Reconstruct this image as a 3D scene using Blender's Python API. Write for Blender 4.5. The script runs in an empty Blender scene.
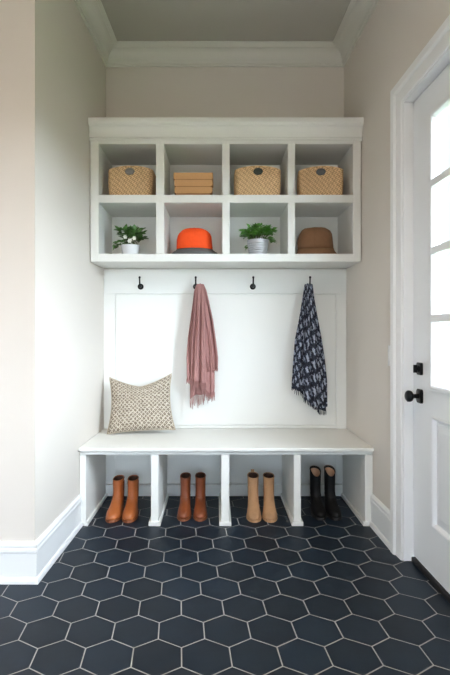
import bpy, bmesh, math, random
from mathutils import Vector, Matrix
random.seed(7)
S = bpy.context.scene
COL = S.collection
PI = math.pi

# ------------------------------------------------------------------ helpers
def lin(c):
    return tuple(((v/12.92) if v <= .04045 else ((v+.055)/1.055)**2.4) for v in [x/255 for x in c]) + (1,)

def link(name, bm, mats, parent=None, smooth=False, bevel=0, loc=None, rot=None, angle=None):
    me = bpy.data.meshes.new(name)
    bmesh.ops.recalc_face_normals(bm, faces=bm.faces[:])
    bm.to_mesh(me); bm.free()
    o = bpy.data.objects.new(name, me)
    COL.objects.link(o)
    for m in (mats if isinstance(mats, (list, tuple)) else [mats]):
        me.materials.append(m)
    if smooth:
        for p in me.polygons: p.use_smooth = True
        if angle: 
            me.set_sharp_from_angle(angle=math.radians(angle))
    if bevel:
        b = o.modifiers.new('bev', 'BEVEL'); b.width = bevel; b.segments = 2; b.limit_method = 'ANGLE'
        b.angle_limit = math.radians(40)
    if parent: o.parent = parent
    if loc: o.location = loc
    if rot: o.rotation_euler = rot
    return o

def empty(name, loc=(0, 0, 0), rz=0, label=None, cat=None, group=None, kind=None):
    o = bpy.data.objects.new(name, None); COL.objects.link(o)
    o.location = loc; o.rotation_euler = (0, 0, rz); o.empty_display_size = .05
    tag(o, label, cat, group, kind)
    return o

def tag(o, label=None, cat=None, group=None, kind=None):
    if label: o['label'] = label
    if cat: o['category'] = cat
    if group: o['group'] = group
    if kind: o['kind'] = kind
    return o

def copy_tree(o, parent=None):
    c = o.copy(); COL.objects.link(c)
    if parent: c.parent = parent
    for ch in list(o.children): copy_tree(ch, c)
    return c

def box(bm, x0, x1, y0, y1, z0, z1, mi=0):
    v = [bm.verts.new(p) for p in ((x0,y0,z0),(x1,y0,z0),(x1,y1,z0),(x0,y1,z0),(x0,y0,z1),(x1,y0,z1),(x1,y1,z1),(x0,y1,z1))]
    for f in ((3,2,1,0),(4,5,6,7),(0,1,5,4),(1,2,6,5),(2,3,7,6),(3,0,4,7)):
        bm.faces.new([v[i] for i in f]).material_index = mi

def prism(bm, pts, z0, z1):
    a = [bm.verts.new((x, y, z0)) for x, y in pts]; b = [bm.verts.new((x, y, z1)) for x, y in pts]
    n = len(pts)
    bm.faces.new(a[::-1]); bm.faces.new(b)
    for i in range(n): bm.faces.new((a[i], a[(i+1) % n], b[(i+1) % n], b[i]))

def loft(bm, rings, cap0=True, cap1=True, closed=True, mi=0):
    R = [[bm.verts.new(p) for p in r] for r in rings]
    n = len(rings[0])
    for a, b in zip(R, R[1:]):
        for i in range(n if closed else n-1):
            j = (i+1) % n
            bm.faces.new((a[i], a[j], b[j], b[i])).material_index = mi
    if cap0: bm.faces.new(R[0][::-1]).material_index = mi
    if cap1: bm.faces.new(R[-1]).material_index = mi
    return R

def lathe(bm, prof, c=(0,0,0), n=28, axis='z', cap0=True, cap1=True):
    rings = []
    for r, h in prof:
        ring = []
        for i in range(n):
            a = 2*PI*i/n
            p = (r*math.cos(a), r*math.sin(a), h)
            if axis == 'y': p = (p[0], p[2], p[1])
            if axis == 'x': p = (p[2], p[0], p[1])
            ring.append((c[0]+p[0], c[1]+p[1], c[2]+p[2]))
        rings.append(ring)
    loft(bm, rings, cap0, cap1)

def tube(bm, pts, rad, n=8, closed=False):
    pts = [Vector(p) for p in pts]
    rings = []
    up = None
    for i, p in enumerate(pts):
        if closed: d = pts[(i+1) % len(pts)] - pts[i-1]
        else: d = pts[min(i+1, len(pts)-1)] - pts[max(i-1, 0)]
        d.normalize()
        if up is None: up = Vector((0,0,1)) if abs(d.z) < .9 else Vector((1,0,0))
        s = d.cross(up).normalized(); up = s.cross(d).normalized()
        r = rad[i] if isinstance(rad, (list, tuple)) else rad
        rings.append([p + s*(r*math.cos(2*PI*k/n)) + up*(r*math.sin(2*PI*k/n)) for k in range(n)])
    if closed: loft(bm, rings+[rings[0]], False, False)
    else: loft(bm, rings)

def sweep(bm, path, prof):
    """profile (n, z) swept along a plan path; n goes to the right of the direction (into the room)"""
    P = [Vector(p) for p in path]
    rings = []
    for i, p in enumerate(P):
        ds = []
        if i > 0: ds.append((P[i]-P[i-1]).normalized())
        if i < len(P)-1: ds.append((P[i+1]-P[i]).normalized())
        ns = [Vector((d.y, -d.x)) for d in ds]
        m = sum(ns, Vector((0,0))).normalized(); m = m / m.dot(ns[0])
        rings.append([(p.x+m.x*a, p.y+m.y*a, z) for a, z in prof])
    loft(bm, rings)

def interp(tab, z):
    """tab: list of tuples sorted by ascending first value"""
    if z <= tab[0][0]: return tab[0][1:]
    for a, b in zip(tab, tab[1:]):
        if z <= b[0]:
            t = (z-a[0])/(b[0]-a[0])
            return tuple(x+(y-x)*t for x, y in zip(a[1:], b[1:]))
    return tab[-1][1:]

# ------------------------------------------------------------------ materials
def mat(name, rgb, rough=.5, metal=0, spec=None, noise=None, bump=None, srgb=True):
    m = bpy.data.materials.new(name); m.use_nodes = True
    nt = m.node_tree; b = nt.nodes['Principled BSDF']
    col = lin(rgb) if srgb else (*rgb, 1)
    b.inputs['Base Color'].default_value = col
    b.inputs['Roughness'].default_value = rough
    b.inputs['Metallic'].default_value = metal
    if spec is not None: b.inputs['Specular IOR Level'].default_value = spec
    tc = nt.nodes.new('ShaderNodeTexCoord')
    if noise:
        sc, amt = noise
        n = nt.nodes.new('ShaderNodeTexNoise'); n.inputs['Scale'].default_value = sc; n.inputs['Detail'].default_value = 4
        nt.links.new(tc.outputs['Object'], n.inputs['Vector'])
        mx = nt.nodes.new('ShaderNodeMix'); mx.data_type = 'RGBA'
        mx.inputs[6].default_value = tuple(c*(1-amt) for c in col[:3])+(1,)
        mx.inputs[7].default_value = tuple(min(1, c*(1+amt)) for c in col[:3])+(1,)
        nt.links.new(n.outputs['Fac'], mx.inputs[0]); nt.links.new(mx.outputs[2], b.inputs['Base Color'])
    if bump:
        sc, st, dist = bump
        n = nt.nodes.new('ShaderNodeTexNoise'); n.inputs['Scale'].default_value = sc; n.inputs['Detail'].default_value = 3
        nt.links.new(tc.outputs['Object'], n.inputs['Vector'])
        bp = nt.nodes.new('ShaderNodeBump'); bp.inputs['Strength'].default_value = st; bp.inputs['Distance'].default_value = dist
        nt.links.new(n.outputs['Fac'], bp.inputs['Height']); nt.links.new(bp.outputs['Normal'], b.inputs['Normal'])
    return m

M = {}
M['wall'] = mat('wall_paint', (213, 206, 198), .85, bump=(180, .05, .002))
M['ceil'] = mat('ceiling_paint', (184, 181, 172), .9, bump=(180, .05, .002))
M['crown'] = mat('crown_paint', (214, 213, 205), .5, bump=(60, .02, .002))
M['white'] = mat('white_lacquer', (227, 227, 223), .42, bump=(60, .02, .002))
M['trim'] = mat('trim_paint', (232, 233, 234), .35, bump=(60, .02, .002))
M['door'] = mat('door_paint', (230, 233, 237), .38, bump=(60, .02, .002))
M['black'] = mat('matte_black_metal', (16, 17, 19), .38, .6, noise=(40, .2))
M['bronze'] = mat('dark_threshold', (34, 31, 30), .5, .4, noise=(30, .2))
M['kraft'] = mat('kraft_card', (206, 158, 108), .75, noise=(120, .07))
M['kraft_lid_shade'] = mat('lid_shaded_kraft_card', (172, 124, 82), .8, noise=(120, .07))  # darker tone stands in for the shadow under the lids
M['lining_dark'] = mat('dark_brown_lining', (62, 34, 22), .8, noise=(60, .2))
M['lining_tan'] = mat('tan_lining', (214, 168, 134), .7, noise=(60, .08))
M['sole'] = mat('brown_sole', (120, 66, 34), .6, noise=(60, .15))
M['sole_dark'] = mat('black_sole', (26, 24, 24), .55, noise=(60, .15))
M['cognac'] = mat('cognac_leather', (164, 90, 42), .45, noise=(24, .32), bump=(220, .15, .002))
M['russet'] = mat('russet_leather', (124, 62, 29), .48, noise=(26, .38), bump=(220, .15, .002))
M['tan'] = mat('tan_suede', (174, 132, 95), .75, noise=(30, .2), bump=(300, .2, .002))
M['blackleather'] = mat('black_leather', (11, 11, 12), .6, 0, .3, noise=(30, .2), bump=(220, .1, .002))
M['elastic_o'] = mat('brown_elastic', (128, 68, 32), .85, noise=(90, .2))
M['orange'] = mat('orange_cloth', (250, 82, 16), .8, noise=(50, .08), bump=(400, .25, .002))
M['greybrim'] = mat('charcoal_cloth', (92, 94, 94), .85, noise=(60, .1), bump=(400, .25, .002))
M['brownhat'] = mat('brown_cloth', (126, 90, 62), .9, noise=(40, .12), bump=(350, .3, .002))
M['brownband'] = mat('darker_brown_stitching', (120, 84, 56), .9, noise=(40, .12))
M['pot_white'] = mat('white_ceramic', (226, 228, 232), .25, noise=(20, .03))
M['pot_zinc'] = mat('galvanized_metal', (196, 198, 204), .38, .55, noise=(14, .14))
M['soil'] = mat('dark_soil', (40, 30, 24), .95, noise=(90, .5))
M['leaf_a'] = mat('leaf_green', (82, 122, 62), .45, noise=(14, .55))
M['leaf_b'] = mat('leaf_bright_green', (92, 148, 60), .45, noise=(14, .5))
M['stem'] = mat('stem_green', (70, 84, 40), .6, noise=(30, .2))
M['flower'] = mat('white_petal', (238, 240, 232), .6, noise=(30, .04))
M['pink'] = mat('dusty_rose_wool', (160, 117, 113), .92, noise=(70, .12), bump=(500, .3, .003))
M['piping'] = mat('taupe_piping', (178, 165, 146), .85, noise=(90, .15))
M['plate'] = mat('switch_plastic', (240, 241, 242), .3, noise=(20, .01))
M['tag_grey'] = mat('grey_metal_tag', (128, 126, 124), .5, .3, noise=(40, .15))
M['tag_dark'] = mat('dark_metal_tag', (54, 60, 56), .5, .4, noise=(40, .2))
M['tag_mid'] = mat('slate_metal_tag', (92, 96, 98), .5, .4, noise=(40, .2))
M['patio'] = mat('pale_concrete', (172, 158, 138), .9, noise=(3, .08))
M['bounce_lawn'] = mat('bounce_lawn_green', (120, 156, 78), .95, noise=(5, .3))

def math_node(nt, op, a, b=None):
    n = nt.nodes.new('ShaderNodeMath'); n.operation = op
    for i, v in enumerate((a, b)):
        if v is None: continue
        if isinstance(v, (int, float)): n.inputs[i].default_value = v
        else: nt.links.new(v, n.inputs[i])
    return n.outputs[0]

def glass_mat():
    m = bpy.data.materials.new('clear_glass'); m.use_nodes = True; nt = m.node_tree
    nt.nodes.remove(nt.nodes['Principled BSDF']); out = nt.nodes['Material Output']
    t = nt.nodes.new('ShaderNodeBsdfTransparent'); t.inputs[0].default_value = (.96, .98, .985, 1)
    g = nt.nodes.new('ShaderNodeBsdfGlossy'); g.inputs['Roughness'].default_value = .02
    lw = nt.nodes.new('ShaderNodeLayerWeight')
    f = math_node(nt, 'ADD', math_node(nt, 'MULTIPLY', math_node(nt, 'POWER', lw.outputs['Facing'], 5), .5), .03)
    x = nt.nodes.new('ShaderNodeMixShader')
    nt.links.new(f, x.inputs[0]); nt.links.new(t.outputs[0], x.inputs[1]); nt.links.new(g.outputs[0], x.inputs[2])
    nt.links.new(x.outputs[0], out.inputs[0])
    return m
M['glass'] = glass_mat()

def tile_mat():
    m = bpy.data.materials.new('navy_slate_tile'); m.use_nodes = True; nt = m.node_tree
    b = nt.nodes['Principled BSDF']
    g = nt.nodes.new('ShaderNodeNewGeometry')
    tc = nt.nodes.new('ShaderNodeTexCoord')
    n = nt.nodes.new('ShaderNodeTexNoise'); n.inputs['Scale'].default_value = 9; n.inputs['Detail'].default_value = 8; n.inputs['Roughness'].default_value = .65
    nt.links.new(tc.outputs['Object'], n.inputs['Vector'])
    f = math_node(nt, 'ADD', math_node(nt, 'MULTIPLY', g.outputs['Random Per Island'], .45), math_node(nt, 'MULTIPLY', n.outputs['Fac'], .6))
    r = nt.nodes.new('ShaderNodeValToRGB')
    r.color_ramp.elements[0].color = lin((11, 21, 31)); r.color_ramp.elements[0].position = .15
    r.color_ramp.elements[1].color = lin((21, 38, 54)); r.color_ramp.elements[1].position = .95
    nt.links.new(f, r.inputs[0]); nt.links.new(r.outputs[0], b.inputs['Base Color'])
    b.inputs['Roughness'].default_value = .48
    b.inputs['Specular IOR Level'].default_value = .35
    bp = nt.nodes.new('ShaderNodeBump'); bp.inputs['Strength'].default_value = .12; bp.inputs['Distance'].default_value = .004
    nt.links.new(n.outputs['Fac'], bp.inputs['Height']); nt.links.new(bp.outputs[0], b.inputs['Normal'])
    return m
M['tile'] = tile_mat()
M['grout'] = mat('grey_grout', (158, 156, 153), .95, noise=(60, .06))

def basket_mat():
    m = bpy.data.materials.new('woven_seagrass'); m.use_nodes = True; nt = m.node_tree
    b = nt.nodes['Principled BSDF']; b.inputs['Roughness'].default_value = .8
    at = nt.nodes.new('ShaderNodeAttribute'); at.attribute_name = 'weave'
    tc = nt.nodes.new('ShaderNodeTexCoord')
    n = nt.nodes.new('ShaderNodeTexNoise'); n.inputs['Scale'].default_value = 70; n.inputs['Detail'].default_value = 3
    nt.links.new(tc.outputs['Object'], n.inputs['Vector'])
    f = math_node(nt, 'ADD', math_node(nt, 'MULTIPLY', at.outputs['Fac'], .6), math_node(nt, 'MULTIPLY', n.outputs['Fac'], .5))
    r = nt.nodes.new('ShaderNodeValToRGB')
    r.color_ramp.elements[0].color = lin((128, 90, 54)); r.color_ramp.elements[0].position = .12
    r.color_ramp.elements[1].color = lin((240, 204, 158)); r.color_ramp.elements[1].position = .8
    nt.links.new(f, r.inputs[0]); nt.links.new(r.outputs[0], b.inputs['Base Color'])
    return m
M['basket'] = basket_mat()

def uvxy(nt):
    u = nt.nodes.new('ShaderNodeUVMap')
    s = nt.nodes.new('ShaderNodeSeparateXYZ'); nt.links.new(u.outputs[0], s.inputs[0])
    return u, s.outputs[0], s.outputs[1]

def pillow_mat():
    m = bpy.data.materials.new('taupe_geometric_weave'); m.use_nodes = True; nt = m.node_tree
    b = nt.nodes['Principled BSDF']; b.inputs['Roughness'].default_value = .9
    u, x, y = uvxy(nt)
    n0 = nt.nodes.new('ShaderNodeTexNoise'); n0.inputs['Scale'].default_value = 34; nt.links.new(u.outputs[0], n0.inputs['Vector'])
    def tri(v, k): 
        return math_node(nt, 'PINGPONG', math_node(nt, 'MULTIPLY', v, k), .5)
    a = tri(x, 15); c = tri(y, 13)
    d = math_node(nt, 'ADD', a, c)
    w = math_node(nt, 'SINE', math_node(nt, 'ADD', math_node(nt, 'MULTIPLY', d, 2*PI*1.5), math_node(nt, 'MULTIPLY', n0.outputs['Fac'], 7)))
    ck = math_node(nt, 'SINE', math_node(nt, 'MULTIPLY', math_node(nt, 'SUBTRACT', x, y), 2*PI*31))
    f = math_node(nt, 'ADD', w, math_node(nt, 'MULTIPLY', ck, .55))
    r = nt.nodes.new('ShaderNodeValToRGB')
    r.color_ramp.elements[0].color = lin((116, 103, 89)); r.color_ramp.elements[0].position = .42
    r.color_ramp.elements[1].color = lin((192, 182, 166)); r.color_ramp.elements[1].position = .74
    f2 = math_node(nt, 'ADD', math_node(nt, 'MULTIPLY', f, .5), .5)
    nt.links.new(f2, r.inputs[0]); nt.links.new(r.outputs[0], b.inputs['Base Color'])
    return m
M['pillow'] = pillow_mat()

def plaid_mat():
    m = bpy.data.materials.new('navy_plaid_wool'); m.use_nodes = True; nt = m.node_tree
    b = nt.nodes['Principled BSDF']; b.inputs['Roughness'].default_value = .92
    u, x0, y0 = uvxy(nt)
    nz = nt.nodes.new('ShaderNodeTexNoise'); nz.inputs['Scale'].default_value = 9; nt.links.new(u.outputs[0], nz.inputs['Vector'])
    jit = math_node(nt, 'MULTIPLY', nz.outputs['Fac'], .06)
    x = math_node(nt, 'ADD', math_node(nt, 'ADD', x0, math_node(nt, 'MULTIPLY', y0, .62)), jit)
    y = math_node(nt, 'SUBTRACT', math_node(nt, 'ADD', y0, jit), math_node(nt, 'MULTIPLY', x0, .62))
    a = math_node(nt, 'PINGPONG', math_node(nt, 'MULTIPLY', x, 15), .5)
    c = math_node(nt, 'PINGPONG', math_node(nt, 'MULTIPLY', y, 11.5), .5)
    mn = math_node(nt, 'MINIMUM', a, c)
    fine = nt.nodes.new('ShaderNodeTexNoise'); fine.inputs['Scale'].default_value = 60; fine.inputs['Detail'].default_value = 3
    nt.links.new(u.outputs[0], fine.inputs['Vector'])
    f = math_node(nt, 'ADD', mn, math_node(nt, 'MULTIPLY', math_node(nt, 'SUBTRACT', fine.outputs['Fac'], .5), 1.1))
    r = nt.nodes.new('ShaderNodeValToRGB')
    e = r.color_ramp.elements
    e[0].color = lin((32, 37, 50)); e[0].position = .16
    e[1].color = lin((166, 172, 188)); e[1].position = .29
    k = e.new(.22); k.color = lin((66, 74, 96))
    nt.links.new(f, r.inputs[0]); nt.links.new(r.outputs[0], b.inputs['Base Color'])
    return m
M['plaid'] = plaid_mat()
M['navy'] = mat('navy_wool', (36, 42, 58), .92, noise=(90, .3))

# ------------------------------------------------------------------ plan constants
XL, KL = -.829, .032           # left alcove wall: x at the back, flare toward the camera
XR, KR = .948, .022            # right wall
YB = 3.585                     # plaster back wall
YC = 2.294                     # outside corner of the left wall
CEIL = 3.302
xl = lambda y: XL - KL*(YB-y)
xr = lambda y: XR + KR*(YB-y)
THR = math.atan(KR)
REAR = -2.4

# floor: hexagon tiles set in grout, one mesh
bm = bmesh.new()
W = .181; ROW = W*.8660254; R_ = W/math.sqrt(3)
box(bm, -2.75, 1.20, REAR, 3.75, -.08, -.0008, 1)
gap = .0037
def hexa(cx, cy):
    r = R_-gap/math.sqrt(3)*1.0
    ring = []
    for rr, z in ((r, -.006), (r, -.0012), (r-.0016, 0)):
        q = [(cx+rr*math.sin(k*PI/3), cy+rr*math.cos(k*PI/3)) for k in range(6)]
        ring.append([(x-.078*(y-oy), y+.010*x, z) for x, y in q])      # the tile field is laid slightly askew
    R = [[bm.verts.new(p) for p in q] for q in ring]
    for a, b in zip(R, R[1:]):
        for i in range(6): bm.faces.new((a[i], b[i], b[(i+1) % 6], a[(i+1) % 6]))
    bm.faces.new(R[2][::-1])
ox, oy = .0504, 1.769
for j in range(-28, 14):
    cy = oy + j*ROW
    if cy < REAR+.1 or cy > 3.72: continue
    for i in range(-20, 11):
        cx = ox + W/2 + i*W + (W/2 if j % 2 else 0)
        if cx-.078*(cy-oy) < -2.65 or cx-.078*(cy-oy) > xr(cy)+.16: continue
        hexa(cx, cy)
tag(link('floor', bm, [M['tile'], M['grout']]), kind='structure')

# walls
bm = bmesh.new(); prism(bm, [(-1.0, YB), (1.15, YB), (1.15, YB+.12), (-1.0, YB+.12)], -.08, CEIL+.1)
tag(link('wall_back', bm, M['wall']), kind='structure')
bm = bmesh.new(); prism(bm, [(XL, YB), (xl(YC), YC), (-.99, YC), (-.99, YB)], -.08, CEIL)
tag(link('wall_left', bm, M['wall']), kind='structure')
bm = bmesh.new(); prism(bm, [(-2.6, YC), (-.99, YC), (-.99, YC+.12), (-2.6, YC+.12)], -.08, CEIL)
tag(link('wall_front', bm, M['wall']), kind='structure')
bm = bmesh.new(); prism(bm, [(-2.72, REAR), (-2.6, REAR), (-2.6, YC+.12), (-2.72, YC+.12)], -.08, CEIL)
tag(link('wall_far_left', bm, M['wall']), kind='structure')
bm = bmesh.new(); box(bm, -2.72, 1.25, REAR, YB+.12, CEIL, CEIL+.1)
# behind the camera: added wall, its opening sized to dim ceiling and upper walls
bm2 = bmesh.new()
box(bm2, -2.6, 1.2, REAR, REAR+.12, 2.0, CEIL); box(bm2, -2.6, -2.3, REAR, REAR+.12, .7, 2.0)
box(bm2, .75, 1.2, REAR, REAR+.12, .7, 2.0); box(bm2, -2.6, 1.2, REAR, REAR+.12, -.08, .7)
tag(link('wall_rear_added', bm2, M['wall']), kind='structure')
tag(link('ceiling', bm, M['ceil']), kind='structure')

# right wall in its own frame: local x runs away from the camera (0 at the back wall), local y into the room
RLOC, RROT = (XR, YB, 0), (0, 0, PI/2+THR)
D0, D1, DTOP = 1.585, 2.500, 2.392          # door opening: hinge side, latch side, head
L = lambda d: d-YB
bm = bmesh.new()
box(bm, L(REAR), L(D0-.022), -.14, 0, -.08, CEIL)
box(bm, L(D1+.022), .0, -.14, 0, -.08, CEIL)
box(bm, L(D0-.022), L(D1+.022), -.14, 0, DTOP+.022, CEIL)
tag(link('wall_right', bm, M['wall'], loc=RLOC, rot=RROT), kind='structure')

# crown
crown = [(0, 3.17), (.013, 3.17), (.015, 3.178), (.015, 3.186), (.022, 3.190), (.024, 3.200)]
for k in range(9):
    a = k/8*PI/2
    crown.append((.024+.064*(1-math.cos(a)), 3.204+.068*math.sin(a)))
crown += [(.090, 3.278), (.098, 3.282), (.101, 3.288), (.108, 3.292), (.108, CEIL-.0005), (0, CEIL-.0005)]
bm = bmesh.new()
sweep(bm, [(-2.598, YC), (xl(YC), YC), (XL, YB), (XR, YB), (xr(REAR), REAR)], crown)
tag(link('trim_1', bm, M['crown']), kind='structure')

# baseboards
base = [(0, 0.001), (.024, .001), (.024, .016), (.019, .029), (.0145, .031), (.0145, .143), (.017, .146), (.0185, .152),
        (.0185, .163), (.0155, .167), (.0155, .171), (.017, .174), (.017, .184), (.012, .190), (.007, .196), (0, .196)]
bm = bmesh.new(); sweep(bm, [(-2.598, YC), (xl(YC), YC), (xl(2.952), 2.952)], base)
tag(link('baseboard_left', bm, M['trim']), kind='structure')
bm = bmesh.new(); sweep(bm, [(xr(2.952), 2.952), (xr(2.616), 2.616)], base)
tag(link('baseboard_right', bm, M['trim']), kind='structure')
bm = bmesh.new(); sweep(bm, [(xr(1.44), 1.44), (xr(REAR), REAR)], base)
tag(link('baseboard_right_rear', bm, M['trim']), kind='structure')

# panelled back board between shelf and bench, down to the floor
YP = 3.530
bm = bmesh.new()
wl, wr = XL-.0015, XR+.001
box(bm, wl, wr, YP, YB, .001, 1.655)
box(bm, -.743, .870, YP-.006, YP, .513, 1.468)
box(bm, wl, wr, YP-.012, YP, 1.473, 1.655)          # hook rail
box(bm, wl, -.748, YP-.012, YP, .001, 1.473)
box(bm, .875, wr, YP-.012, YP, .001, 1.473)
box(bm, -.748, .875, YP-.012, YP, .487, .508)
box(bm, -.748, .875, YP-.012, YP, .30, .455)
tag(link('trim_2', bm, M['white'], bevel=.003), kind='structure')
bm = bmesh.new()
box(bm, wl, wr, YP-.052, YP-.0125, .001, .085)
tag(link('baseboard_back', bm, M['white'], bevel=.006), kind='structure')

# ------------------------------------------------------------------ door
d = empty('door_1', RLOC, PI/2+THR, kind='structure')
# casing: three mitred boards with a raised outer band
def casing_board(bm):
    prof = [(0, 0.0), (0, .006), (.008, .010), (.03, .012), (.060, .014), (.064, .019), (.070, .025), (.103, .027), (.107, .023), (.107, 0)]  # (out, n)
    zt = DTOP; a, b = L(D0), L(D1)
    rings = []
    for (cx, cz, sx, sz) in ((a, .001, -1, 0), (a, zt, -1, 1), (b, zt, 1, 1), (b, .001, 1, 0)):
        rings.append([(cx+sx*(o_+.006), n_+.0005, cz+sz*(o_+.006)) for o_, n_ in prof])
    loft(bm, rings)
bm = bmesh.new(); casing_board(bm); link('door_casing', bm, M['trim'], d)
bm = bmesh.new()
for (x0, x1, z0, z1) in ((L(D0)-.02, L(D0), .001, DTOP+.02), (L(D1), L(D1)+.02, .001, DTOP+.02), (L(D0), L(D1), DTOP, DTOP+.02)):
    box(bm, x0, x1, -.138, 0, z0, z1)
# stops
box(bm, L(D1)-.012, L(D1), -.138, -.095, .03, DTOP); box(bm, L(D0), L(D0)+.012, -.138, -.095, .03, DTOP)
box(bm, L(D0), L(D1), -.138, -.095, DTOP-.012, DTOP)
link('door_jamb', bm, M['trim'], d, bevel=.002)
bm = bmesh.new(); box(bm, L(D0), L(D1), -.15, -.040, .001, .026)
link('threshold', bm, M['bronze'], d, bevel=.004)
# leaf
n0, n1 = -.094, -.051          # back and room faces
lx0, lx1 = L(D0)+.003, L(D1)-.004
lz0, lz1 = .034, DTOP-.005
gx0, gx1 = lx0+.125, lx1-.204  # glazed opening
gz0, gz1 = .932, 2.232
px0, px1, pz0, pz1 = gx0+.008, gx1-.008+.01, .262, .795
bm = bmesh.new()
box(bm, lx0, gx0, n0, n1, lz0, lz1); box(bm, gx1, lx1, n0, n1, lz0, lz1)
box(bm, gx0, gx1, n0, n1, gz1, lz1)
box(bm, gx0, gx1, n0, n1, pz1, gz0); box(bm, gx0, gx1, n0, n1, lz0, pz0)
link('door_leaf', bm, M['door'], d)
bm = bmesh.new()
# recessed panel with raised field and sticking
def frame4(bm, x0, x1, z0, z1, prof):
    """prof (inset, n) round a rectangle"""
    rings = []
    for (cx, cz, sx, sz) in ((x0, z0, 1, 1), (x1, z0, -1, 1), (x1, z1, -1, -1), (x0, z1, 1, -1)):
        rings.append([(cx+sx*i_, n_, cz+sz*i_) for i_, n_ in prof])
    rings.append(rings[0]); loft(bm, rings, False, False)
box(bm, gx0, gx1, n0+.008, n1-.014, pz0, pz1)
frame4(bm, gx0, gx1, pz0, pz1, [(0, n1-.014), (0, n1+.003), (.006, n1+.006), (.014, n1+.003), (.022, n1-.010), (.022, n1-.014)])
frame4(bm, gx0+.032, gx1-.032, pz0+.032, pz1-.032, [(0, n1-.014), (.004, n1-.010), (.034, n1-.003), (.036, n1-.003), (.036, n1-.014)])
box(bm, gx0+.066, gx1-.066, n1-.014, n1-.003, pz0+.066, pz1-.066)
link('door_panel', bm, M['door'], d)
bm = bmesh.new()
frame4(bm, gx0, gx1, gz0, gz1, [(-.016, n1), (-.014, n1+.008), (-.002, n1+.010), (.008, n1+.007), (.018, n1-.010), (.020, n0+.016), (0, n0+.016), (0, n1)])
link('glazing_bead', bm, M['door'], d)
bm = bmesh.new()
iw, ih = (gx1-gx0), (gz1-gz0)
for k in (1, 2, 3):
    z = gz0+.006+(ih-.012)*k/4
    rings = [[(x, n1-.030, z-.020), (x, n1-.008, z-.019), (x, n1+.008, z-.017), (x, n1+.008, z+.017), (x, n1-.008, z+.019), (x, n1-.030, z+.020)] for x in (gx0-.002, gx1+.002)]
    loft(bm, rings)
for k in (1, 2):
    x = gx0+iw*k/3
    rings = [[(x-.013, n1-.030, z), (x-.011, n1-.008, z), (x-.005, n1+.001, z), (x+.005, n1+.001, z), (x+.011, n1-.008, z), (x+.013, n1-.030, z)] for z in (gz0+.010, gz1-.010)]
    loft(bm, rings)
link('muntin_grid', bm, M['door'], d)
bm = bmesh.new(); box(bm, gx0+.008, gx1-.008, n1-.034, n1-.030, gz0+.008, gz1-.008)
link('glass_pane', bm, M['glass'], d)
# hardware: local x of deadbolt axis
hx = lx1-.080
bm = bmesh.new()
def rrect(cx, cz, w, h, r, n, k=5):
    pts = []
    for (sx, sz, a0) in ((1, 1, 0), (-1, 1, PI/2), (-1, -1, PI), (1, -1, 3*PI/2)):
        for i in range(k):
            a = a0+PI/2*i/(k-1)
            pts.append((cx+sx*(w/2-r)+r*math.cos(a), n, cz+sz*(h/2-r)+r*math.sin(a)))
    return pts
kz = .872
loft(bm, [rrect(hx, kz, .062, .070, .012, n1), rrect(hx, kz, .062, .070, .012, n1+.007), rrect(hx, kz, .052, .060, .012, n1+.011)])
rose = link('knob_rose', bm, M['black'], d, smooth=True, angle=40)
bm = bmesh.new()
lathe(bm, [(.013, n1+.009), (.011, n1+.018), (.010, n1+.034), (.016, n1+.040), (.026, n1+.047), (.0295, n1+.056), (.0285, n1+.066), (.020, n1+.073), (.004, n1+.075)], (hx, 0, kz), 24, 'y')
link('door_knob', bm, M['black'], d, smooth=True, angle=60)
bm = bmesh.new(); dz = 1.010
loft(bm, [rrect(hx, dz, .058, .062, .010, n1), rrect(hx, dz, .058, .062, .010, n1+.008), rrect(hx, dz, .050, .054, .010, n1+.011)])
db = link('deadbolt', bm, M['black'], d, smooth=True, angle=40)
bm = bmesh.new(); lathe(bm, [(.018, n1+.009), (.018, n1+.015), (.006, n1+.017), (.006, n1+.022)], (hx, 0, dz), 20, 'y')
box(bm, hx-.005, hx+.005, n1+.018, n1+.036, dz-.020, dz+.020)
link('thumb_turn', bm, M['black'], db, bevel=.002)

# light switch on the right wall
sw = empty('light_switch', (xr(2.665), 2.665, 1.062), PI/2+THR, 'white rocker light switch on the wall beside the glazed door', 'switch')
bm = bmesh.new(); loft(bm, [rrect(0, 0, .074, .116, .006, .0002), rrect(0, 0, .074, .116, .006, .004), rrect(0, 0, .068, .110, .006, .0065)])
link('switch_plate', bm, M['plate'], sw, smooth=True, angle=35)
bm = bmesh.new(); loft(bm, [rrect(0, 0, .034, .068, .003, .006), rrect(0, .002, .033, .066, .003, .010), rrect(0, .004, .028, .056, .003, .0115)])
link('rocker', bm, M['plate'], sw, smooth=True, angle=35)

# ------------------------------------------------------------------ wall cubby cabinet
CF = 3.168; CBK = YB-.002
cab = empty('cubby_cabinet', (0, CF, 1.658), 0, 'white eight-cubby wall cabinet with crown moulding above the hooks', 'cabinet')
def cpart(name, bm, m=None, bevel=.0025): 
    o = link(name, bm, m or M['white'], cab, bevel=bevel); o.location = (0, -CF, -1.658); return o
cl, cr = -.836, .9505
cuts = [(-.781, -.4027), (-.3487, .0350), (.0835, .4690), (.5149, .8977)]
ztop = 2.435; zs1 = 2.099; zs0 = 2.0475; zb = 1.7096
pnl = .018
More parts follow.
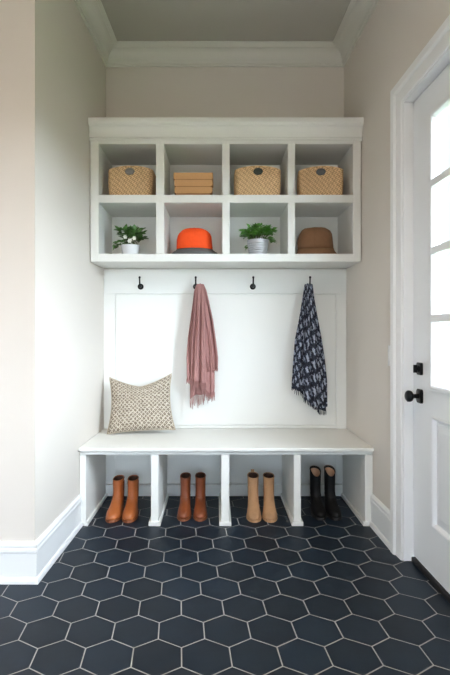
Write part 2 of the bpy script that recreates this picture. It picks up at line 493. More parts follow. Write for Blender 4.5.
# side panels & dividers (their front edges are face-frame stiles)
bm = bmesh.new(); prism(bm, [(cl, CF), (cuts[0][0], CF), (cuts[0][0], CBK), (xl(CBK)+.002, CBK), (xl(CF)+.003, CF+.02)], 1.658, 2.56); cpart('side_panel', bm)
bm = bmesh.new(); prism(bm, [(cuts[3][1], CF), (cr, CF), (xr(CBK)-.002, CBK), (cuts[3][1], CBK)], 1.658, 2.56); cpart('side_panel', bm)
for (a, b) in zip(cuts, cuts[1:]):
    for z0, z1 in ((zb, zs0), (zs1, ztop)):
        bm = bmesh.new(); box(bm, a[1], b[0], CF, CBK-.012, z0, z1); cpart('divider', bm, bevel=.0015)
x0, x1 = cuts[0][0], cuts[3][1]
bm = bmesh.new(); box(bm, x0, x1, CF, CBK-.012, zs0, zs1); cpart('shelf', bm, bevel=.0015)
bm = bmesh.new(); box(bm, x0, x1, CF, CBK-.012, 1.658, zb); cpart('bottom_board', bm, bevel=.0015)
bm = bmesh.new(); box(bm, x0, x1, CF, CBK-.012, ztop, 2.56); cpart('top_board', bm, bevel=.0015)
bm = bmesh.new(); box(bm, x0, x1, CBK-.012, CBK, 1.658, 2.56); cpart('back_panel', bm, bevel=0)
# crown moulding on the cabinet face
cp = [(0, 2.452), (.012, 2.452), (.014, 2.460), (.010, 2.466), (.005, 2.467), (.005, 2.474), (.013, 2.475), (.013, 2.484)]
for k in range(7):
    a = k/6*PI/2
    cp.append((.013+.022*(1-math.cos(a)), 2.486+.058*math.sin(a)))
cp += [(.038, 2.550), (.043, 2.556), (.045, 2.566), (.045, 2.590), (0, 2.590)]
bm = bmesh.new()
rings = [[(x, CF-n_-.0003, z_) for n_, z_ in cp] for x in (cl-.003, cr+.004)]
loft(bm, rings)
box(bm, cl, cr, CF, CBK, 2.56, 2.590)
cpart('crown_moulding', bm, bevel=0)

# ------------------------------------------------------------------ bench
BF = 2.954
be = empty('storage_bench', (0, BF, 0), 0, 'long white built-in bench with four open shoe cubbies below the seat', 'bench')
def bpart(name, bm, parent=None, bevel=.003):
    o = link(name, bm, M['white'], parent or be, bevel=bevel)
    if not parent: o.location = (0, -BF, 0)
    return o
sy0, sy1 = 2.926, YP-.0135
bm = bmesh.new(); prism(bm, [(xl(sy0)+.003, sy0), (xr(sy0)-.003, sy0), (XR-.002, sy1), (XL+.002, sy1)], .466, .486); bpart('seat', bm, bevel=.004)
bm = bmesh.new(); box(bm, xl(BF)+.004, xr(BF)-.004, BF, BF+.02, .438, .4655); box(bm, xl(BF)+.004, xr(BF)-.004, BF-.010, BF, .456, .4655); bpart('apron', bm)
px = lambda p, s=162.5: (p-217)/s
by1 = YP-.054
divs = [(xl(BF)+.003, px(86)), (px(150.8), px(158.4)), (px(221.2), px(229.2)), (px(293.7), px(301.0)), (px(365), xr(BF)-.003)]
for i, (a, b) in enumerate(divs):
    bm = bmesh.new()
    if i == 0: prism(bm, [(a, BF), (b, BF), (b, by1), (xl(by1)+.003, by1)], .001, .4375)
    elif i == 4: prism(bm, [(a, BF), (b, BF), (xr(by1)-.003, by1), (a, by1)], .001, .4375)
    else: box(bm, a, b, BF, by1, .001, .4375)
    dv = bpart('divider', bm)
    bm = bmesh.new()
    e = .013
    if i == 0: box(bm, a+.026, b+e, BF-.008, BF, .001, .028); box(bm, b, b+e, BF, by1, .001, .028)
    elif i == 4: box(bm, a-e, b-.026, BF-.008, BF, .001, .028); box(bm, a-e, a, BF, by1, .001, .028)
    else:
        box(bm, a-e, b+e, BF-.008, BF, .001, .028); box(bm, a-e, a, BF, by1, .001, .028); box(bm, b, b+e, BF, by1, .001, .028)
    bpart('shoe_moulding', bm, dv, bevel=.003)

# ------------------------------------------------------------------ coat hooks
def make_hook():
    h = empty('coat_hook')
    bm = bmesh.new(); lathe(bm, [(.022, 0), (.022, -.005), (.018, -.009), (.008, -.011)], n=24, axis='y')
    link('rosette', bm, M['black'], h, smooth=True, angle=40)
    bm = bmesh.new()
    pts = [(0, -.008, 0)]
    for k in range(7):
        a = k/6*PI/2
        pts.append((0, -.028-.016*math.sin(a), .016-.016*math.cos(a)))
    pts += [(0, -.046, .035), (0, -.050, .058)]
    tube(bm, pts, [.010]+[.0085-.0004*k for k in range(7)]+[.0055, .0055], 12)
    link('arm', bm, M['black'], h, smooth=True, angle=60)
    bm = bmesh.new(); lathe(bm, [(.004, .054), (.0075, .058), (.0085, .063), (.0075, .068), (.003, .071)], (0, -.050, 0), 16)
    link('tip', bm, M['black'], h, smooth=True, angle=60)
    return h
YH = YP-.0115; SH = 480/YH
hook0 = make_hook()
hl = ['empty black coat hook above the patterned cushion', 'black coat hook holding the dusty pink scarf',
      'empty black coat hook between the two scarves', 'black coat hook holding the navy plaid scarf']
HK = []
for i, p in enumerate((140.7, 196.0, 252.8, 308.8)):
    h = hook0 if i == 0 else copy_tree(hook0)
    h.location = ((p-217)/SH, YH, 1.525)
    tag(h, hl[i], 'coat hook', 'black coat hooks on the rail'); HK.append(h)

# ------------------------------------------------------------------ baskets
def basket(label, X, yf, rz, tagmat, wid=.306, grp='woven baskets on the top shelf'):
    dep = .20; zc = .208; zs = .186
    root = empty('woven_basket', (X, yf+dep/2, zs1+.0005), rz, label, 'basket', grp)
    bm = bmesh.new(); lay = bm.verts.layers.float.new('weave')
    N = 210; NR = 30
    # perimeter-even sampling of a rounded rectangle (unit coordinates)
    raw = []
    rx, ry = .03/(wid/2), .03/(dep/2)
    for sx_, sy_, a0 in ((1, 1, 0), (-1, 1, PI/2), (-1, -1, PI), (1, -1, 3*PI/2)):
        for q in range(9):
            a_ = a0+PI/2*q/8
            raw.append((sx_*(1-rx)+rx*math.cos(a_), sy_*(1-ry)+ry*math.sin(a_)))
    L_ = [0]
    for i in range(len(raw)):
        p, q = raw[i], raw[(i+1) % len(raw)]
        L_.append(L_[-1]+math.hypot((p[0]-q[0])*wid/2, (p[1]-q[1])*dep/2))
    pts = []; j = 0
    for k in range(N):
        t = L_[-1]*k/N
        while L_[j+1] < t: j += 1
        f_ = (t-L_[j])/(L_[j+1]-L_[j]); p, q = raw[j], raw[(j+1) % len(raw)]
        pts.append((p[0]+(q[0]-p[0])*f_, p[1]+(q[1]-p[1])*f_))
    R = []
    for r in range(NR+1):
        v = r/NR; row = []
        for k, (x, y) in enumerate(pts):
            top = zs+(zc-zs)*max(0, 1-(x/.95)**2) if abs(y) > .2 else zs
            w = math.cos(2*PI*(k/5.0 + r*.5 + .12*math.sin(k*.37+r*1.9)))
            taper = .965+.035*min(1, v*2)
            bulge = 1+.008*math.sin(PI*v)
            dd = .0030*w
            nx, ny = x, y; nl = math.hypot(nx, ny) or 1
            vt = bm.verts.new((x*wid/2*taper*bulge+nx/nl*dd, y*dep/2*taper*bulge+ny/nl*dd, v*top))
            vt[lay] = .5+.5*w; row.append(vt)
        R.append(row)
    inn = []
    for zf, s in ((1, .955), (.5, .93), (.06, .90)):
        row = []
        for (x, y) in pts:
            top = zs+(zc-zs)*max(0, 1-(x/.95)**2) if abs(y) > .2 else zs
            vt = bm.verts.new((x*wid/2*s, y*dep/2*s, zf*top)); vt[lay] = .3; row.append(vt)
        inn.append(row)
    R += inn
    for a, b in zip(R, R[1:]):
        for k in range(N): bm.faces.new((a[k], a[(k+1) % N], b[(k+1) % N], b[k]))
    bm.faces.new(R[0][::-1]); bm.faces.new(R[-1])
    body = link('basket_body', bm, M['basket'], root, smooth=True)
    bm = bmesh.new()
    rim = []
    for (x, y) in pts[::2]:
        top = zs+(zc-zs)*max(0, 1-(x/.95)**2) if abs(y) > .2 else zs
        rim.append((x*wid/2*.985, y*dep/2*.985, top))
    lay = bm.verts.layers.float.new('weave')
    tube(bm, rim, .0045, 8, True)
    for i, v in enumerate(bm.verts): v[lay] = .4+.6*((i//24) % 2)
    link('rim', bm, M['basket'], root, smooth=True)
    bm = bmesh.new()
    def ell(a, b, y): return [(a*math.cos(2*PI*k/28), y, .172+b*math.sin(2*PI*k/28)) for k in range(28)]
    yy = -dep/2*1.0
    loft(bm, [ell(.032, .0235, yy+.004), ell(.032, .0235, yy-.005), ell(.029, .021, yy-.0075), ell(.022, .014, yy-.0075), ell(.020, .012, yy-.005)])
    link('handle_plate', bm, tagmat, root, smooth=True, angle=40)
    return root
basket('woven basket with grey oval plate in leftmost top cubby above the flowering plant', -.582, 3.225, math.radians(-2), M['tag_grey'], .30)
basket('woven basket with dark oval plate in top cubby above the metal-potted plant', .276, 3.225, 0, M['tag_dark'], .308)
basket('woven basket turned slightly sideways in rightmost top cubby above the brown hat', .712, 3.232, math.radians(-7), M['tag_mid'], .298)

# ------------------------------------------------------------------ kraft boxes
def kbox(label, z, h, lid, w, dpt, rz):
    b = empty('shoebox', (-.160, 3.24+.10, z), rz, label, 'box', 'kraft boxes stacked in a top cubby')
    bm = bmesh.new(); box(bm, -w/2+.009, w/2-.009, -dpt/2+.009, dpt/2-.009, .0005, h-.004)
    link('box_base', bm, M['kraft_lid_shade'], b, bevel=.001)
    bm = bmesh.new()
    x, y = w/2, dpt/2
    rings = [[(-x, -y, z_), (x, -y, z_), (x, y, z_), (-x, y, z_)] for z_ in (h-lid, h)]
    inner = [[(-x+.003, -y+.003, z_), (x-.003, -y+.003, z_), (x-.003, y-.003, z_), (-x+.003, y-.003, z_)] for z_ in (h-.0035, h-lid)]
    loft(bm, rings[:1]+[rings[1]], False, True); R = loft(bm, inner, True, False)
    bmesh.ops.remove_doubles(bm, verts=bm.verts[:], dist=1e-6)
    link('box_lid', bm, M['kraft'], b, bevel=.0012)
kbox('kraft cardboard box at the bottom of the stack of three', zs1+.0003, .074, .041, .254, .196, 0)
kbox('kraft cardboard box in the middle of the stack of three', zs1+.0748, .047, .041, .258, .198, math.radians(.6))
kbox('kraft cardboard box on top of the stack of three', zs1+.1222, .048, .043, .266, .202, math.radians(-.4))

# ------------------------------------------------------------------ hats
def hat(name, label, loc, rz, crown_prof, brim_prof, mc, mb, sx=1, sy=.8, lumps=.0, band=None, front_dip=0):
    h = empty(name, loc, rz, label, 'hat')
    N = 48
    def ring(r, z, k0=0):
        out = []
        for k in range(N):
            a = 2*PI*k/N
            rr = r*(1+lumps*math.sin(3*a+z*40)+lumps*.6*math.sin(5*a+1))
            out.append((rr*sx*math.cos(a), rr*sy*math.sin(a), z))
        return out
    bm = bmesh.new(); loft(bm, [ring(r, z) for r, z in crown_prof], False, True)
    o = link('crown', bm, mc, h, smooth=True)
    so = o.modifiers.new('thick', 'SOLIDIFY'); so.thickness = .003
    # seam ridges and top button
    bm = bmesh.new()
    for a in (PI/2, PI/2+PI/3*1, PI/2+2*PI/3, PI/2+PI, PI/2+4*PI/3, PI/2+5*PI/3):
        pts = []
        for r, z in crown_prof:
            rr = r*(1+lumps*math.sin(3*a+z*40)+lumps*.6*math.sin(5*a+1))+.0008
            pts.append((rr*sx*math.cos(a), rr*sy*math.sin(a), z+.0006))
        tube(bm, pts, .0016, 6)
    zt = crown_prof[-1][1]
    lathe(bm, [(.008, zt-.002), (.008, zt+.002), (.004, zt+.004)], n=16)
    link('seams', bm, band or mc, h, smooth=True)
    bm = bmesh.new()
    rings = []
    for r, z in brim_prof:
        rg = ring(r, z)
        rings.append([(x, y, max(.0022, zz)) for x, y, zz in rg])
    loft(bm, rings, False, False)
    o = link('brim', bm, mb, h, smooth=True)
    so = o.modifiers.new('thick', 'SOLIDIFY'); so.thickness = .0035; so.offset = 0
    bm = bmesh.new()
    last = brim_prof[0]
    tube(bm, [(x, y, z) for x, y, z in ring(last[0]+.0015, last[1]+.002)], .0024, 6, True)
    link('stitching', bm, band or mb, h, smooth=True)
    return h
hat('bucket_hat', 'bright orange hat with a dark grey brim in a lower cubby', (-.157, 3.335, zb+.0005), 0,
    [(.120, .047), (.119, .070), (.117, .095), (.116, .120), (.112, .145), (.104, .165), (.086, .182), (.060, .194), (.030, .201), (.006, .203)],
    [(.120, .047), (.133, .039), (.148, .029), (.161, .017), (.167, .008)], M['orange'], M['greybrim'], 1.05, .84, .012)
hat('bucket_hat', 'soft brown bucket hat in the lower right cubby below a basket', (.681, 3.335, zb+.0005), math.radians(-14),
    [(.122, .052), (.122, .075), (.122, .100), (.120, .130), (.113, .160), (.100, .182), (.078, .196), (.045, .203), (.008, .205)],
    [(.122, .052), (.130, .036), (.143, .022), (.156, .008)], M['brownhat'], M['brownhat'], 1.0, .86, .022, M['brownband'])

# ------------------------------------------------------------------ plants
def leaf(bm, base, d, up, ln, wd):
    d = d.normalized(); s = d.cross(up)
    if s.length < 1e-3: s = d.cross(Vector((1, 0, 0)))
    s.normalize(); n = s.cross(d).normalized()
    prof = [(0, .06), (.22, .75), (.48, 1.0), (.75, .68), (1.0, .04)]
    L_, C_, R__ = [], [], []
    for t, w in prof:
        c = base+d*(ln*t)-n*(ln*.22*t*t)
        C_.append(bm.verts.new(c)); e = s*(wd/2*w)+n*(wd*.16*w)
        L_.append(bm.verts.new(c-e+n*(wd*.32*w))); R__.append(bm.verts.new(c+e))
    for i in range(4):
        bm.faces.new((L_[i], L_[i+1], C_[i+1], C_[i])); bm.faces.new((C_[i], C_[i+1], R__[i+1], R__[i]))
def plant(label, X, y, pot_prof, potmat, leafmat, ext, n_st, lsize, seed, flowers=0, cat='plant', ribs=False):
    rnd = random.Random(seed)
    root = empty('potted_plant', (X, y, zb+.0005), 0, label, cat)
    bm = bmesh.new(); lathe(bm, pot_prof, n=36, cap1=False)
    r_top, h = max(pot_prof, key=lambda p: p[1])
    lathe_in = [(r_top, h), (r_top-.004, h), (r_top-.006, h-.02)]
    lathe(bm, lathe_in, n=36, cap0=False, cap1=False)
    link('pot', bm, potmat, root, smooth=True, angle=50)
    bm = bmesh.new(); lathe(bm, [(r_top-.006, h-.016), (r_top*.5, h-.010), (.002, h-.008)], n=24)
    link('soil', bm, M['soil'], root, smooth=True)
    bs = bmesh.new(); bl = bmesh.new()
    ex, ey, ez0, ez1 = ext
    tips = []
    for k in range(n_st):
        a = 2*PI*(k+rnd.random()*.8)/n_st*1.0+rnd.random(); rr = math.sqrt(rnd.random())
        tip = Vector((ex*rr*math.cos(a), ey*rr*math.sin(a), 0))
        tip.z = ez1-(ez1-ez0)*(rr**2.6)*rnd.uniform(.35, 1.05)-.018*rnd.random()
        b0 = Vector((r_top*.55*rr*math.cos(a), r_top*.55*rr*math.sin(a), h-.012))
        mid = b0.lerp(tip, .5)+Vector((0, 0, .02+.02*rr))
        pts = [b0*(1-t)**2+mid*(2*t*(1-t))+tip*t*t for t in (0, .25, .5, .75, 1)]
        tube(bs, pts, [.0016, .0015, .0014, .0012, .0009], 5)
        tips.append(tip)
        for t in (.45, .6, .75, .88, 1.0):
            i = min(3, int(t*4)); f = t*4-i; p = pts[i].lerp(pts[i+1], f)
            ax = (pts[i+1]-pts[i]).normalized()
            for sgn in ((1, -1) if t < 1 else (1,)):
                th = rnd.uniform(0, 2*PI)
                side = Vector((math.cos(th), math.sin(th), rnd.uniform(-.2, .5)))
                dr = ax*(.45 if t < 1 else 1.2)+side*(.9 if t < 1 else .3)
                ls = lsize*rnd.uniform(.7, 1.15)
                q = p+dr.normalized()*ls
                if abs(q.x) > ex*1.12 or q.z > ez1*1.04+.004 or abs(q.y) > ey*1.15 or q.z < .05: ls *= .45
                leaf(bl, p, dr, Vector((rnd.uniform(-.5, .5), rnd.uniform(-.9, .1), 1)), ls, ls*rnd.uniform(.62, .8))
    link('stems', bs, M['stem'], root, smooth=True)
    link('foliage', bl, leafmat, root, smooth=True)
    spots = [(.004, -.055, .098), (-.028, -.045, .128), (.034, -.05, .118)]
    for k in range(flowers):
        bm = bmesh.new(); c = Vector(spots[k])
        for q in range(6):
            a = 2*PI*q/6
            leaf(bm, c, Vector((math.cos(a), -.55, math.sin(a))), Vector((0, -1, .1)), .017, .013)
        link('blossom', bm, M['flower'], root, smooth=True)
    return root
plant('leafy plant with small white blossoms in a white pot, lower left cubby', -.594, 3.30,
      [(.050, 0), (.054, .004), (.060, .040), (.064, .072), (.066, .076)], M['pot_white'], M['leaf_a'], (.115, .098, .045, .212), 30, .046, 3, 3)
zp = [(.058, 0), (.060, .003)]
for k in range(6):
    z = .008+k*.015
    zp += [(.060+.0021*k, z), (.0625+.0021*k, z+.004), (.0625+.0021*k, z+.007), (.060+.0021*k, z+.011)]
zp += [(.073, .103), (.076, .105), (.076, .110)]
plant('bushy bright green plant in a ribbed galvanized metal pot, lower cubby', .281, 3.295, zp, M['pot_zinc'], M['leaf_b'], (.122, .098, .085, .222), 40, .046, 11)

# ------------------------------------------------------------------ cushion
W_, H_ = .458, .395
cu = empty('throw_cushion', (-.535, 3.372, .4865), 0, 'taupe and white patterned cushion leaning on the left end of the bench', 'cushion')
TILT = math.radians(-17)
NU, NV = 40, 40
def cush(u, v, side):
    pin = 1-.11*(1-v*v)
    x = u*W_/2*pin*(1+.03*v*-1)
    z = v*H_/2*(1-.055*(1-u*u))
    if v > 0: z -= .072*(1-abs(u)**1.4)*v**1.5
    edge = max(0, (1-u*u))*max(0, (1-v*v))
    t = .075*edge**.42*(1-.25*max(0, v))
    wr = .006*math.sin(9*u+5*v)*edge + .004*math.sin(13*v-4*u)*edge
    p = Vector((x, side*(t+wr), z))
    p = Matrix.Rotation(TILT, 4, 'X') @ p
    p = Matrix.Rotation(math.radians(-3.5), 4, 'Y') @ p
    return p
zmin = min(cush(u/10, -1, s).z for u in range(-10, 11) for s in (-1, 1))
zmin = min(zmin, min(cush(u/10, -v/10, s).z for u in range(-10, 11) for v in range(5, 11) for s in (-1, 1)))
OFF = Vector((0, 0, -zmin+.004))
bm = bmesh.new(); uvl = bm.loops.layers.uv.new('UVMap')
for side in (-1, 1):
    G = [[bm.verts.new(cush(-1+2*i/NU, -1+2*j/NV, side)+OFF) for i in range(NU+1)] for j in range(NV+1)]
    for j in range(NV):
        for i in range(NU):
            idx = ((i, j), (i+1, j), (i+1, j+1), (i, j+1))
            f = bm.faces.new([G[b][a] for a, b in idx])
            for lp, (a, b) in zip(f.loops, idx): lp[uvl].uv = (a/NU, b/NV)
bmesh.ops.remove_doubles(bm, verts=bm.verts[:], dist=1e-5)
link('cover', bm, M['pillow'], cu, smooth=True)
bm = bmesh.new()
ed = [(-1+2*i/24, -1) for i in range(24)]+[(1, -1+2*i/24) for i in range(24)]+[(1-2*i/24, 1) for i in range(24)]+[(-1, 1-2*i/24) for i in range(24)]
tube(bm, [cush(u, v, 1)+OFF for u, v in ed], .0045, 6, True)
link('piping', bm, M['piping'], cu, smooth=True)

# ------------------------------------------------------------------ scarves
def cloth_sheet(bm, uvl, tab, bottom, y0, amp, nf, ph, nu=40, nv=56, uo=0, bow=.0):
    """tab: (z, xl, xr) ascending z; bottom(u) -> z of the lower edge; pleats run down from the hook"""
    zt = tab[-1][0]; G = []
    for j in range(nv+1):
        row = []
        for i in range(nu+1):
            u = i/nu; v = j/nv
            z = zt+(bottom(u)-zt)*v
            a, b = interp(tab, z)
            w = b-a
            k = min(1, v*3)
            y = y0-amp*k*(math.sin(2*PI*nf*u+ph+1.2*math.sin(3*v+ph))+.45*math.sin(2*PI*nf*1.9*u+2*ph+v*2))-bow*math.sin(PI*u)*k
            x = a+w*u+w*.02*math.sin(7*v+ph*2)*math.sin(PI*u)
            row.append((x, y, z))
        G.append(row)
    V = [[bm.verts.new(p) for p in r] for r in G]
    for j in range(nv):
        for i in range(nu):
            idx = ((i, j), (i+1, j), (i+1, j+1), (i, j+1))
            f = bm.faces.new([V[b][a] for a, b in idx])
            for lp, (a, b) in zip(f.loops, idx):
                lp[uvl].uv = (uo+a/nu*.21, -b/nv*.85)
    return G[-1]
def fringe(bm, edge, ln, rnd, every=2, r=.0024):
    for i in range(0, len(edge), every):
        p = Vector(edge[i]); l = ln*rnd.uniform(.6, 1.15)
        dx = rnd.uniform(-.005, .005); dy = rnd.uniform(-.003, .003)
        tube(bm, [p+Vector((0, 0, .003)), p+Vector((dx*.4, dy, -l*.5)), p+Vector((dx, dy*1.5, -l))], [r, r*1.15, r*.7], 5)
PS = 141.0                     # px per metre at the scarves
YS = 480/PS
def ztab(rows): 
    return sorted([(1.2+(331-y)/PS, (a-217)/PS, (b-217)/PS) for y, a, b in rows])
Z = lambda y: 1.2+(331-y)/PS
def scarf(label, hook_x, sheets, fmat, mat_, seed, wrap):
    rnd = random.Random(seed)
    root = empty('scarf', (hook_x, YH-.045, Z(281)), 0, label, 'scarf')
    inv = Vector(root.location)
    for nm, tab, bot, y0, amp, nf, ph, fl, uo in sheets:
        bm = bmesh.new(); uvl = bm.loops.layers.uv.new('UVMap')
        e = cloth_sheet(bm, uvl, ztab(tab), bot, y0, amp, nf, ph, uo=uo)
        for v in bm.verts: v.co -= inv
        o = link(nm, bm, mat_, root, smooth=True)
        so = o.modifiers.new('thick', 'SOLIDIFY'); so.thickness = .003; so.offset = 0
        if fl:
            bm = bmesh.new(); fringe(bm, e, fl, rnd)
            for v in bm.verts: v.co -= inv
            link('fringe', bm, fmat, o, smooth=True)
    # bunched loop lying over the hook arm
    bm = bmesh.new(); uvl = bm.loops.layers.uv.new('UVMap')
    rings = []
    for k in range(13):
        a = -PI*.1+PI*1.2*k/12
        cy, cz = YH-.040, Z(287)
        rings.append([(hook_x+wrap*w*(1+.25*abs(math.cos(a)))+.001, cy-math.cos(a)*(.021+.003*math.sin(9*w)), cz+math.sin(a)*(.030+.004*math.cos(7*w))-.016*w*w) for w in [-1+2*i/14 for i in range(15)]])
    V = [[bm.verts.new(p) for p in r] for r in rings]
    for j in range(12):
        for i in range(14):
            idx = ((i, j), (i+1, j), (i+1, j+1), (i, j+1))
            f = bm.faces.new([V[b][a] for a, b in idx])
            for lp, (a, b) in zip(f.loops, idx): lp[uvl].uv = (a/14*.08, b/12*.1)
    for v in bm.verts: v.co -= inv
    o = link('hanging_loop', bm, mat_, root, smooth=True)
    so = o.modifiers.new('thick', 'SOLIDIFY'); so.thickness = .004; so.offset = 0
    return root
full = [(284, 196.6, 203.4), (290, 194.2, 206), (300, 193, 208.5), (320, 190.5, 213), (340, 187.6, 216), (358, 186.3, 218), (412, 186.3, 218)]
scarf('dusty pink fringed scarf hanging from the second hook from left', (199.6-217)/PS, [
    ('back_drape', [(284, 196.6, 203.4), (290, 194.4, 205.6), (320, 191, 212), (345, 189, 214), (365, 189.5, 214.5), (412, 190, 214.5)],
     lambda u: Z(400-13*u)+.012*math.sin(9*u), YS+.035, .008, 2.5, 1.0, .085, .3),
    ('side_drape', [(284, 199, 203.6), (290, 199.5, 206.2), (300, 200, 208.6), (320, 202, 213), (340, 204, 216), (358, 206, 218), (372, 209, 217.6)],
     lambda u: Z(371)+.018*u*u+.012*(1-u), YS+.012, .013, 2.0, 2.2, .02, .6),
    ('side_drape', [(284, 196.6, 200), (290, 194.2, 199), (300, 193, 199), (320, 190.5, 198), (340, 187.6, 197), (358, 186.4, 196), (384, 186.8, 196)],
     lambda u: Z(381)+.02*(1-u)*.5, YS+.014, .008, 2.0, .4, .030, .9),
    ('front_drape', [(284, 197.2, 202.6), (290, 196.2, 203.6), (320, 194, 205.5), (345, 192, 206.5), (383, 191, 207.5)],
     lambda u: Z(382)+.006*math.sin(PI*2*u), YS-.008, .014, 2.3, 3.6, .075, .0),
    ('inner_drape', [(284, 198, 203), (320, 200, 210), (350, 203, 213), (385, 204, 214.5), (405, 203, 214.5)],
     lambda u: Z(391)-.020*u+.008*math.sin(8*u), YS+.008, .006, 2.0, 4.1, .055, .45),
], M['pink'], M['pink'], 21, .012)
scarf('navy and grey plaid fringed scarf hanging from the rightmost hook', (309.4-217)/PS, [
    ('back_drape', [(284, 305.5, 312.5), (300, 303, 314.5), (320, 300, 318), (340, 296.5, 321), (365, 295, 325), (390, 296, 326.5), (412, 300, 327)],
     lambda u: Z(389+22*min(1, u*1.35))+.006*math.sin(11*u), YS+.035, .008, 2.5, 1.0, .035, .33),
    ('side_drape', [(284, 305.3, 309), (300, 302.5, 309), (320, 299, 308), (340, 295, 307), (360, 293.4, 306), (380, 292, 304), (395, 291.4, 303)],
     lambda u: Z(387)-.006*u, YS+.012, .009, 2.0, 2.4, .024, .61),
    ('side_drape', [(284, 309.5, 312.8), (300, 309, 314.6), (320, 309.5, 318.2), (340, 310, 322), (360, 312, 325), (380, 314, 327), (410, 316, 327.5)],
     lambda u: Z(403)-.010*u, YS+.010, .009, 2.2, .6, .024, .92),
    ('front_drape', [(284, 306.5, 311.6), (300, 305, 312.4), (320, 304, 314), (340, 303, 315.5), (360, 302, 317), (380, 302, 318.5), (400, 304.5, 319.6), (418, 313.5, 319.8)],
     lambda u: Z(398)-.105*u-.006*math.sin(2*PI*u), YS-.008, .015, 2.2, 3.6, .026, .05),
], M['navy'], M['plaid'], 22, .015)

# ------------------------------------------------------------------ boots
def boot(label, X, ytoe, rz, H, mat_, lin_, sole_, grp, slant=.016, shaftw=.034, toew=.046, tab=True, elastic=None, mirror=1, rimdip=0.0, fold=.004):
    """local: toe points to -y, origin under the heel-ankle; z up"""
    LT = .185                                     # ankle centre to toe
    root = empty('ankle_boot', (X, ytoe+LT, .0005), rz, label, 'boot', grp)
    N = 40; SH_ = .014
    # (z, front, back, half width at ball, half width at ankle)
    T = [(.014, -.180, .066, toew, .033), (.022, -.184, .068, toew+.001, .0335), (.034, -.181, .067, toew*.99, .0335), (.046, -.170, .065, toew*.93, .033),
         (.056, -.150, .063, toew*.85, .0325), (.066, -.122, .061, toew*.80, .032), (.078, -.094, .059, toew*.78, .0315), (.094, -.070, .056, toew*.75, .031),
         (.112, -.056, .053, shaftw*1.0, .0315), (.135, -.048, .050, shaftw*.97, shaftw*.97), (.165, -.045, .049, shaftw*.97, shaftw*.97),
         (.200, -.045, .050, shaftw, shaftw), (.235, -.046, .051, shaftw*1.02, shaftw*1.02), (.30, -.047, .052, shaftw*1.03, shaftw*1.03)]
    def ring(z, g=0, zz=None):
        fr, bk, wb, wa = interp(T, z)
        fr += g; bk -= g; wb -= g; wa -= g
        c = (fr+bk)/2; h = (bk-fr)/2; out = []
        for k in range(N):
            a = 2*PI*k/N
            s, co = math.sin(a), math.cos(a)
            e = .86
            y = c+h*math.copysign(abs(s)**e, s)
            t = (y-fr)/(bk-fr)                    # 0 toe .. 1 heel
            w = wb+(wa-wb)*min(1, max(0, (t-.25)/.45))
            x = w*math.copysign(abs(co)**.92, co)
            x += mirror*.006*(1-t)*(1 if z < .1 else max(0, 1-(z-.1)/.05))*0
            crease = .0012*math.sin(z*260+3*co)*(1 if .06 < z < .14 else 0)
            sl = 0
            if z > .12: sl = slant*((y-fr)/(bk-fr)-.5)*2*(z-.12)/max(.01, H-.12)*.5
            if rimdip and z > H-.06 and y < c: sl -= rimdip*(z-(H-.06))/.06*(abs(s)**1.5)
            out.append((x*(1+crease*3), y, z+sl))
        return out
    zs = [.014, .018, .022, .028, .034, .040, .046, .051, .056, .061, .066, .072, .078, .086, .094, .103, .112, .123, .135, .150, .165]
    z = .18
    while z < H-.004: zs.append(z); z += .014
    zs.append(H)
    bm = bmesh.new(); loft(bm, [ring(z) for z in zs], True, False)
    rimr = ring(H); rin = ring(H, .0035)
    loft(bm, [rimr, [(x, y, z+.0008) for x, y, z in rin], ring(H-fold, .0042)], False, False)
    bmesh.ops.remove_doubles(bm, verts=bm.verts[:], dist=1e-5)
    up = link('upper', bm, mat_, root, smooth=True)
    bm = bmesh.new()
    loft(bm, [ring(z, .0036) for z in (H, H-.02, H-.05, H-.09)], False, False)
    bm.faces.new([bm.verts.new(p) for p in ring(H-.085, .0036)])
    link('lining', bm, lin_, root, smooth=True)
    # sole with heel
    bm = bmesh.new()
    r0 = ring(.014, -.0045)
    loft(bm, [[(x*.985, y, .0) for x, y, z in r0], [(x, y, .003) for x, y, z in r0], [(x, y, .012) for x, y, z in r0], [(x*.98, y*.99, .0145) for x, y, z in r0]])
    link('sole', bm, sole_, root, smooth=True, angle=50)
    hl_ = [p for p in ring(.014, -.003)]
    # seam between vamp and shaft
    bm = bmesh.new()
    tube(bm, [(x*1.01, y-.0005 if y < 0 else y+.0005, z) for x, y, z in ring(.108)], .0013, 5, True)
    link('vamp_seam', bm, mat_, up, smooth=True)
    bm = bmesh.new(); tube(bm, [(x*1.01, y, z) for x, y, z in ring(H-.004)], .0013, 5, True)
    link('rim_seam', bm, mat_, up, smooth=True)
    if tab:
        fr, bk, wb, wa = interp(T, H)
        bm = bmesh.new()
        zt = H+slant*.5
        pts = [(0, bk-.001, zt-.03), (0, bk, zt+.002), (0, bk-.002, zt+.014), (0, bk-.006, zt+.016), (0, bk-.008, zt+.006), (0, bk-.006, zt+.001)]
        rings = [[(-.012, y-.0, z), (.010, y, z), (.010, y+.0022, z+.0006), (-.012, y+.0022, z+.0006)] for _, y, z in pts]
        loft(bm, rings)
        link('pull_tab', bm, mat_, root, bevel=.0006)
    if elastic:
        for sg in (-1, 1):
            bm = bmesh.new(); rows = []
            for z in [.100+(H-.02-.100)*k/8 for k in range(9)]:
                fr, bk, wb, wa = interp(T, z)
                hw = .012+.010*(z-.1)/.13
                w = wb+(wa-wb)*.7
                rows.append([(sg*(w*(1-((y)/.055)**2*.30)+.0012), y+.004, z) for y in (-hw, -hw*.5, 0, hw*.5, hw)])
            loft(bm, rows, False, False, closed=False)
            o = link('elastic_gusset', bm, elastic, root, smooth=True)
            so = o.modifiers.new('t', 'SOLIDIFY'); so.thickness = .0015
    return root
